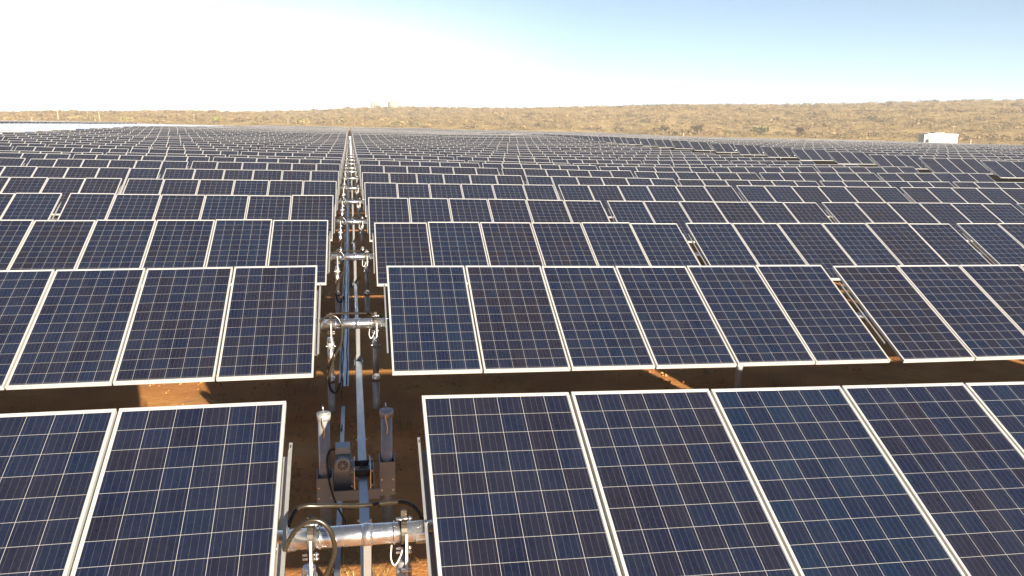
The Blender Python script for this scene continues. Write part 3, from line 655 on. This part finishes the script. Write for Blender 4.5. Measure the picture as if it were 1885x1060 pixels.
# ---------------------------------------------------------------- plants near the aisle
def tufts(name, spots, mat_, label, cat='grass', hmin=0.05, hmax=0.16, nb=40, spread=0.12, flat=1.0):
    a = MB()
    for (x, y) in spots:
        z = g(x, y) - 0.01
        for k in range(nb):
            t = random.uniform(0, 2 * math.pi); rr = abs(random.gauss(0, spread)); bx, by = x + math.cos(t) * rr, y + math.sin(t) * rr
            h = random.uniform(hmin, hmax); l_ = random.uniform(0.3, 1.4) * h * flat; t2 = t + random.uniform(-1, 1); w = 0.0022 + 0.0015 * random.random()
            dx, dy = math.cos(t2), math.sin(t2); px, py = -dy * w, dx * w
            p0 = Vector((bx, by, z)); p1 = p0 + Vector((dx * l_ * .4, dy * l_ * .4, h * .7)); p2 = p0 + Vector((dx * l_, dy * l_, h * random.uniform(.6, 1)))
            o_ = Vector((px, py, 0)); a.face([p0 - o_, p0 + o_, p1 + o_ * .7, p1 - o_ * .7], mat_); a.face([p1 - o_ * .7, p1 + o_ * .7, p2], mat_)
    o = link(name, a.mesh(name)); tag(o, label, cat, kind='stuff'); return o
sp = [(random.uniform(-0.32, 0.22), random.uniform(5.35, 6.15)) for _ in range(16)]
tufts('dry_grass', sp, 'straw', 'dry yellow straw lying on the sunlit soil under the front tube', hmin=0.02, hmax=0.09, nb=34, spread=0.10, flat=2.2)
sp = []
for r in range(1, 8):
    y0 = row_y(r)
    for k in range(46 if r < 4 else 22):
        x = random.uniform(-7 - 2.4 * r, 8 + 5.5 * r); y = y0 + (random.uniform(5.0, 7.3) if k % 3 else random.uniform(0.9, 5))
        if not (-3.6 < x < -1.5 and 9.5 < y < 12.3) and abs(x) > 0.55 and math.sin(x * 0.9 + y * 0.4) + math.sin(x * 0.37 + 1) > -0.2: sp.append((x, y))
tufts('ground_grass', sp, 'shade_grass', 'sparse grey-green grass clumps growing in the shade between the rows', hmin=0.05, hmax=0.22, nb=46, spread=0.22)
sp = [(-0.33, 12.3), (-0.30, 12.4), (-0.05, 17.6), (0.0, 17.75)]
tufts('weed', sp, 'yellow', 'small bright yellow-green weeds beside the aisle posts', 'weeds', hmin=0.1, hmax=0.3, nb=30, spread=0.08)

# clods and small stones on the bare soil
def clods():
    a = MB()
    def one(x, y, s_):
        z = g(x, y) + s_ * 0.1; t = random.uniform(0, 6.28)
        k = len(a.v); n_ = 6
        top = [(x + math.cos(t + j * 1.047) * s_ * random.uniform(.35, .6), y + math.sin(t + j * 1.047) * s_ * random.uniform(.35, .6), z + s_ * random.uniform(.3, .6)) for j in range(n_)]
        bot = [(x + math.cos(t + j * 1.047) * s_ * random.uniform(.8, 1.1), y + math.sin(t + j * 1.047) * s_ * random.uniform(.8, 1.1), z - s_ * .5) for j in range(n_)]
        a.v += top + bot; a.addf(range(k, k + 6), 'ground')
        for j in range(n_): a.addf((k + 6 + j, k + 6 + (j + 1) % 6, k + (j + 1) % 6, k + j), 'ground')
    for _ in range(2600):
        x, y = random.uniform(-6, 9), random.uniform(9.0, 12.3); one(x, y, random.choice((.008, .012, .018, .03)) * random.uniform(.6, 1.2))
    for _ in range(2600):
        x, y = random.uniform(-0.9, 0.9), random.uniform(4.9, 9.6); one(x, y, random.choice((.005, .008, .012, .02)) * random.uniform(.6, 1.2))
    for _ in range(1400):
        x, y = random.uniform(-1.2, 1.2), random.uniform(12, 30); one(x, y, random.choice((.012, .02, .03)) * random.uniform(.6, 1.2))
    tag(link('soil_clods', a.mesh('soil_clods')), 'small red brown clods and stones lying on the bare soil', 'clods', kind='stuff')
clods()
# ---------------------------------------------------------------- scrub on the hillside (uncountable)
def ray_pt(x, y, depth):
    d = FWD * depth + RGT * ((x - 942.5) / F_PX * depth) + UPV * ((530 - y) / F_PX * depth); return d + Vector((0, 0, CAMZ))
def bush_verts(nt, rad, h, seed):
    q = np.random.default_rng(seed); u = q.uniform(0, 2 * np.pi, nt); s = q.uniform(0, 1, nt) ** 0.6; el = q.uniform(0.0, 1, nt)
    c = np.stack([np.cos(u) * s * rad * (1 - 0.35 * el ** 2), np.sin(u) * s * rad * (1 - 0.35 * el ** 2), h * (0.12 + 0.88 * el * (1 - 0.45 * s))], 1)
    c[:, 0] += q.normal(0, rad * 0.12); sz = rad * q.uniform(0.12, 0.26, nt)[:, None, None]
    return c[:, None, :] + q.normal(0, 1, (nt, 3, 3)) * sz * np.array([1, 1, 0.6]) * 0.75
def build_scrub():
    darks = []
    protos = [bush_verts(40, 1.0, 0.85, 100 + i) for i in range(14)]
    out_, n = [], 0
    N_ = 17000
    th = rng.uniform(px_az(-260), px_az(2150), N_); u = rng.uniform(0, 1, N_)
    re = np.minimum(edge_r(th), 338)
    r = re + 6 + (RC + 25 - re) * u ** 0.8
    X, Y = r * np.sin(th), r * np.cos(th); Z = terrain(X, Y)
    clump = np.sin(X * 0.031) + np.sin(Y * 0.027 + X * 0.01) + np.sin((X + Y) * 0.09)
    fr = (r - np.maximum(re, 292))
    keep = (rng.uniform(0, 1, N_) < np.clip(fr / 45, 0.10, 1.0) * np.clip(0.85 + 0.22 * clump, 0.35, 1))
    # sandy tracks climbing the left hill stay open
    pxs = 942.5 + F_PX * np.tan(th - 0.1939)
    track = (np.abs((r - 560) - (pxs - 620) * 0.25) < 9) & (pxs > 470) & (pxs < 700) | (np.abs((r - 690) - (pxs - 600) * 0.12) < 12) & (pxs > 560) & (pxs < 660)
    keep &= ~(track | ((pxs > 676) & (pxs < 738) & (r > RC - 45)))
    for i in np.nonzero(keep)[0]:
        dk = rng.uniform() < 0.05 + 0.06 * (math.sin(X[i] * 0.05) * math.sin(Y[i] * 0.06) > 0.3); s = rng.uniform(1.1, 2.9) * (0.9 if fr[i] > 30 else 0.55) * (1.25 if dk else 1); c, s_ = math.cos(i), math.sin(i)
        v = protos[i % 14]; x = v[..., 0] * c - v[..., 1] * s_; y = v[..., 0] * s_ + v[..., 1] * c
        (darks if dk else out_).append(np.stack([x * s + X[i], y * s + Y[i], v[..., 2] * s * rng.uniform(0.8, 1.25) + Z[i] - 0.15], -1).reshape(-1, 3))
    for nm, lst, mm, lb in (('scrub', out_, 'scrub', 'dense dry brown thorn scrub covering the long low hills'), ('dark_shrubs', darks, 'dark_scrub', 'scattered dark shrubs speckling the brown scrub of the hills')):
        scrub_mesh(nm, lst, mm, lb)
def scrub_mesh(nm, lst, mm, lb):
    V = np.concatenate(lst); nF = len(V) // 3
    me = bpy.data.meshes.new(nm); me.vertices.add(len(V)); me.vertices.foreach_set('co', V.astype(np.float32).ravel())
    me.loops.add(len(V)); me.loops.foreach_set('vertex_index', np.arange(len(V), dtype=np.int32)); me.polygons.add(nF); me.polygons.foreach_set('loop_start', (np.arange(nF) * 3).astype(np.int32))
    me.materials.append(M[mm]); me.update(calc_edges=True); o = link(nm, me)
    tag(o, lb, 'scrub', kind='stuff')
build_scrub()
def tree(px, py_base, wpx, hpx, mat_, label, grp='trees and bushes at the foot of the hills', off=22, nleaf=420, trunk=0.35, seed=0):
    th = px_az(px); re = min(float(edge_r(np.array(th))), 338) + off
    if py_base > 0 and off < 100:          # stand it where the slope reaches that height
        for rr in np.arange(re, 640, 6.0):
            p = Vector((rr * math.sin(th), rr * math.cos(th), float(terrain(rr * math.sin(th), rr * math.cos(th))) - CAMZ))
            if 530 - F_PX * p.dot(UPV) / p.dot(FWD) <= py_base: break
        re = rr
    x, y = re * math.sin(th), re * math.cos(th); z = float(terrain(x, y))
    dep = x * FWD.x + y * FWD.y; s = dep / F_PX; w, h = wpx * s, hpx * s
    zb = (ray_pt(px, py_base, dep)).z; z = min(z, zb) if False else z
    e = empty('tree' if trunk > 0.2 else 'bush', (x, y, z)); tag(e, label, 'tree' if trunk > 0.2 else 'bush', grp)
    q = np.random.default_rng(seed + int(px)); a = MB()
    nb = 7
    for k in range(nb):
        t = 2 * math.pi * k / nb + q.uniform(-.3, .3); rr = w * 0.33 * q.uniform(.4, 1)
        a.tube([(0, 0, -0.2), (rr * .25 * math.cos(t), rr * .25 * math.sin(t), h * trunk * .7), (rr * math.cos(t), rr * math.sin(t), h * q.uniform(.6, .85))], [w * 0.035, w * 0.022, w * 0.008], 'bark', 6)
    link('trunk', a.mesh('trunk'), e)
    a = MB(); cl = [(q.normal(0, w * .22), q.normal(0, w * .22), h * q.uniform(trunk + .12, .85)) for _ in range(11)]
    for k in range(nleaf):
        c = cl[k % 11]; p = Vector((c[0] + q.normal(0, w * .10), c[1] + q.normal(0, w * .10), min(h, max(h * trunk * .6, c[2] + q.normal(0, h * .09)))))
        sz = w * 0.075
        a.face([p + Vector(q.normal(0, sz, 3)) for _ in range(3)], mat_)
    link('crown', a.mesh('crown'), e)
TR = [(1457, 250, 17, 15, 'russet', 'dark russet round-headed tree at the hill foot left of the white container', .35), (1384, 250, 26, 15, 'green', 'dull green spreading tree at the hill foot, left of the russet tree', .3),
      (1272, 248, 24, 18, 'bare', 'bare twiggy grey-brown tree standing on pale sand, centre right', .35), (1213, 247, 17, 16, 'bare', 'small bare tree just left of the larger bare twiggy tree', .35),
      (1418, 249, 13, 8, 'olive', 'low olive bush between the green and russet trees', .1), (1325, 247, 12, 7, 'olive', 'low olive bush on pale sand left of the green tree', .1),
      (403, 224, 20, 9, 'yellow', 'bright yellow-green bush beyond the left field', .1), (476, 226, 16, 11, 'olive', 'rounded olive bush right of the bright yellow-green bush', .12),
      (341, 222, 13, 8, 'olive', 'olive bush left of the bright yellow-green bush', .1), (377, 222, 15, 8, 'bare', 'brown twiggy bush touching the bright yellow-green bush', .1),
      (553, 228, 22, 10, 'olive', 'flat olive bush left of the end of the tracker aisle', .12), (631, 230, 18, 10, 'olive', 'dusty olive bush just left above the end of the tracker aisle', .12),
      (727, 234, 22, 11, 'olive', 'broad dark olive bush right of the tracker aisle end', .15), (766, 234, 17, 9, 'olive', 'olive bush below the hill right of the broad dark one', .12),
      (150, 221, 26, 6, 'olive', 'low hedge-like bush beyond the left field near the wooden poles', .1), (178, 221, 16, 7, 'olive', 'low bush beside the V-shaped pylon foot', .1), (249, 219, 13, 8, 'bare', 'thin brown tree on the left hillside', .3), (237, 222, 14, 5, 'yellow', 'pale yellow-green bush below the thin brown tree', .1)]
for q, (px, pb, w, h, mm, lb, tr) in enumerate(TR): tree(px, pb, w, h, mm, lb, trunk=tr, seed=q)
tree(1884, 190, 10, 11, 'russet', 'dark tree standing on the hill crest at the right edge', off=560, trunk=.3, seed=77)
for q, (px, w, h) in enumerate([(20, 10, 4), (37, 9, 4), (62, 9, 4), (100, 14, 5), (144, 14, 6), (518, 9, 4), (545, 9, 4), (580, 15, 6), (640, 13, 5), (693, 14, 6), (706, 9, 4), (780, 9, 4), (805, 7, 4)]):
    tree(px, 0, w, h, 'olive', 'small dark bush on the skyline, %s' % ['at the far left end', 'second from the far left end', 'third from the far left end', 'left of the wooden pole', 'between the wooden pole and the V-shaped pylon', 'on the low left hill, leftmost of its pair', 'on the low left hill, right one of its pair', 'where the left hill dips to the sandy track', 'above the end of the tracker aisle', 'below the dark twin tanks', 'between the dark tanks and the cream tank', 'right of the cream tank', 'where the long hill begins'][q],
         grp='bushes on the skyline', off=(RC - min(float(edge_r(np.array(px_az(px)))), 338)) - 8, nleaf=160, trunk=.12, seed=200 + q)

# ---------------------------------------------------------------- container substation, tanks, poles
th = px_az(1706); R0 = 262.0; bx, by = R0 * math.sin(th), R0 * math.cos(th)
bzz = 1.75
e = empty('container_substation', (bx, by, bzz), (0, 0, -0.12)); tag(e, 'white box-shaped substation container with rooftop unit behind the right-hand panels', 'container')
e.scale = (0.80, 1.2, 0.84)
S = 240 / F_PX * 1.0
a = MB(); a.box(-4.9, 6.0, -1.3, 1.3, -3.0, 2.95, 'white_wall'); a.box(-5.05, 6.12, -1.42, 1.42, 2.951, 3.05, 'white_wall'); link('wall', a.mesh('wall'), e)
a = MB(); a.box(-5.9, -4.91, -1.2, 1.2, -3.0, 2.7, 'grey_wall')  # louvred left end wall of the container, its shade put into the grey
for k in range(7): a.box(-5.96, -5.901, -1.1 + k * .33, -1.0 + k * .33, -0.5, 2.5, 'galv_dull')
link('shaded_louvre_end', a.mesh('end_wall'), e)
a = MB(); a.box(-4.8, -1.4, -2.0, -1.31, -1.0, 1.25, 'white_wall'); link('side_cabinet', a.mesh('side_cabinet'), e)
a = MB(); a.box(-2.2, 0.6, -0.8, 0.8, 3.06, 3.5, 'tank_dark'); a.tube([(-1.5, 0, 3.5), (-1.5, 0, 3.62)], 0.45, 'rubber', 14); a.tube([(-0.2, 0, 3.5), (-0.2, 0, 3.62)], 0.45, 'rubber', 14); a.box(0.8, 1.8, -0.6, 0.6, 3.06, 3.35, 'white_wall'); link('rooftop_unit', a.mesh('unit'), e)
a = MB(); a.tube([(5.2, 0, 3.0), (5.35, 0, 6.4)], [0.05, 0.025], 'pale', 6); link('antenna', a.mesh('antenna'), e)
a = MB(); a.box(6.35, 6.7, -1.2, -0.9, -3, 1.2, 'white_wall')
def up_at(px, r): th = px_az(px); x, y = r * math.sin(th), r * math.cos(th); return x, y, float(terrain(x, y))
x, y, z = up_at(723, RC + 5); k = (x * FWD.x + y * FWD.y) / F_PX
top = (ray_pt(723, 194.5, k * F_PX)).z
a = MB(); rad = 11.5 * k
ring = lambda zz, rr: [(math.cos(t) * rr, math.sin(t) * rr, zz) for t in np.linspace(0, 2 * math.pi, 29)[:-1]]
hh = max(top - z, 7.0); a.tube([(0, 0, -1), (0, 0, hh * 0.88)], rad, 'tank', 32); a.tube([(0, 0, hh * 0.88), (0, 0, hh * 0.92)], rad * 1.015, 'tank', 32); a.tube([(0, 0, hh * 0.92), (0, 0, hh)], [rad, rad * .1], 'tank', 32)
for q in range(16): t = 2 * math.pi * q / 16; a.box(rad - 0.02, rad + 0.1, -0.08, 0.08, 0, hh * .88, 'tank', Matrix.Rotation(t, 4, 'Z'))
tag(link('water_tank', a.mesh('water_tank'), None, (x, y, z)), 'wide cream round water tank on the hill crest', 'water tank')
x, y, z = up_at(687, RC + 5); a = MB(); hh = max((ray_pt(687, 194, k * F_PX)).z - z, 7.2)
for dx, rr in ((-4.2 * k, 1.6 * k), (-0.2 * k, 1.0 * k)): a.tube([(dx, 0, -1), (dx, 0, hh)], rr, 'tank_dark', 14); a.tube([(dx, 0, hh), (dx, 0, hh + .25)], [rr, rr * .3], 'tank_dark', 14)
a.box(-2.6 * k, -1.3 * k, -.3, .3, 0, hh * .85, 'tank'); a.box(1.0 * k, 4.6 * k, -1.5, 1.5, -1, hh * .9, 'tank')
tag(link('tower_tank', a.mesh('tower_tank'), None, (x, y, z)), 'narrow dark twin tanks on the crest left of the round tank', 'water tank')
x, y, z = up_at(899, RC + 3); a = MB(); kk = k
a.tube([(0, 0, 0), (0, 0, 5 * k)], 0.25, 'galv_dull', 6); a.tube([(-4 * k, 0, 5.5 * k), (-2 * k, 0, 6.6 * k), (1 * k, 0, 6 * k), (3 * k, 0, 4.6 * k)], 0.25, 'galv_dull', 6); a.box(3 * k, 4.4 * k, -.4, .4, 3.4 * k, 5 * k, 'galv_dull')
tag(link('hilltop_mast', a.mesh('hilltop_mast'), None, (x, y, z)), 'faint thin metal mast with bent arm on the crest right of the tanks', 'mast')
def pole(px, ptop, pbot, wpx, label, r):
    th = px_az(px); x, y = r * math.sin(th), r * math.cos(th); z = float(terrain(x, y)); dep = x * FWD.x + y * FWD.y; s = dep / F_PX
    h = (ray_pt(px, ptop, dep)).z - z; a = MB(); a.tube([(0, 0, -1), (0, 0, h)], [wpx * s * .5, wpx * s * .38], 'pole', 8)
    return a, h, s, (x, y, z), label
for px, pt, w, lb, r in ((115, 203, 1.6, 'tall wooden pole left of the V-shaped pylon beyond the field', 400), (67, 217, 1.5, 'short pale post at the far left edge of the field', 330), (182, 217, 1.1, 'short thin post just left of the V-shaped pylon mast', 340), (361, 210, 0.9, 'thin pale pole above the brown twiggy bush', 390), (531, 217, 1.0, 'thin pale pole near the flat olive bush', 380), (1246, 243, 1.8, 'short white marker post on sand left of the bare tree', 262), (890, 236, .9, 'small post by the long dark row of panels', 345), (1766, 256, 2.0, 'short white post right of the substation container', 262)):
    a, h, s, loc, lb = pole(px, pt, 0, w, lb, r)
    if px == 115: a.box(-2.2 * s, 2.2 * s, -.1, .1, h - 1.4 * s, h - 0.8 * s, 'pole')
    tag(link('pole', a.mesh('pole'), None, loc), lb, 'pole', 'poles beyond the solar field')
th = px_az(188); r = 420; x, y = r * math.sin(th), r * math.cos(th); z = float(terrain(x, y)); s = (x * FWD.x + y * FWD.y) / F_PX
e = empty('power_pylon', (x, y, z)); tag(e, 'slender V-shaped power pylon with long crossbar against the pale sky at left', 'pylon')
zt = (ray_pt(186, 190.5, s * F_PX)).z - z; zv = (ray_pt(186, 204, s * F_PX)).z - z
a = MB(); a.tube([(3.6 * s, 0, -1), (1.0 * s, 0, zv)], 0.5 * s, 'pole', 6); link('mast', a.mesh('mast'), e)
a = MB(); a.tube([(1.0 * s, 0, zv), (-7 * s, 0, zt)], 0.75 * s, 'grey_wall', 5); a.tube([(1.0 * s, 0, zv), (6 * s, 0, zt)], 0.75 * s, 'grey_wall', 5); link('v_arms', a.mesh('v_arms'), e)
a = MB(); a.tube([(-11 * s, 0, zt), (9 * s, 0, zt)], 0.85 * s, 'grey_wall', 5); link('crossbar', a.mesh('crossbar'), e)

# ---------------------------------------------------------------- thin dust haze over the plain
hm_ = bpy.data.materials.new('dust_haze'); hm_.use_nodes = True; hn = hm_.node_tree.nodes; hl = hm_.node_tree.links; hn.clear()
ho = hn.new('ShaderNodeOutputMaterial'); hv = hn.new('ShaderNodeVolumePrincipled'); hv.inputs['Color'].default_value = (0.93, 0.92, 0.90, 1)
hv.inputs['Density'].default_value = 0.00048; hv.inputs['Anisotropy'].default_value = 0.0
hl.new(hv.outputs[0], ho.inputs['Volume']); M['haze'] = hm_
a = MB(); a.box(-1150, 1150, -1150, 1150, -60, 46, 'haze'); tag(link('haze', a.mesh('haze')), 'thin pale dusty haze over the plain', 'haze', kind='stuff')
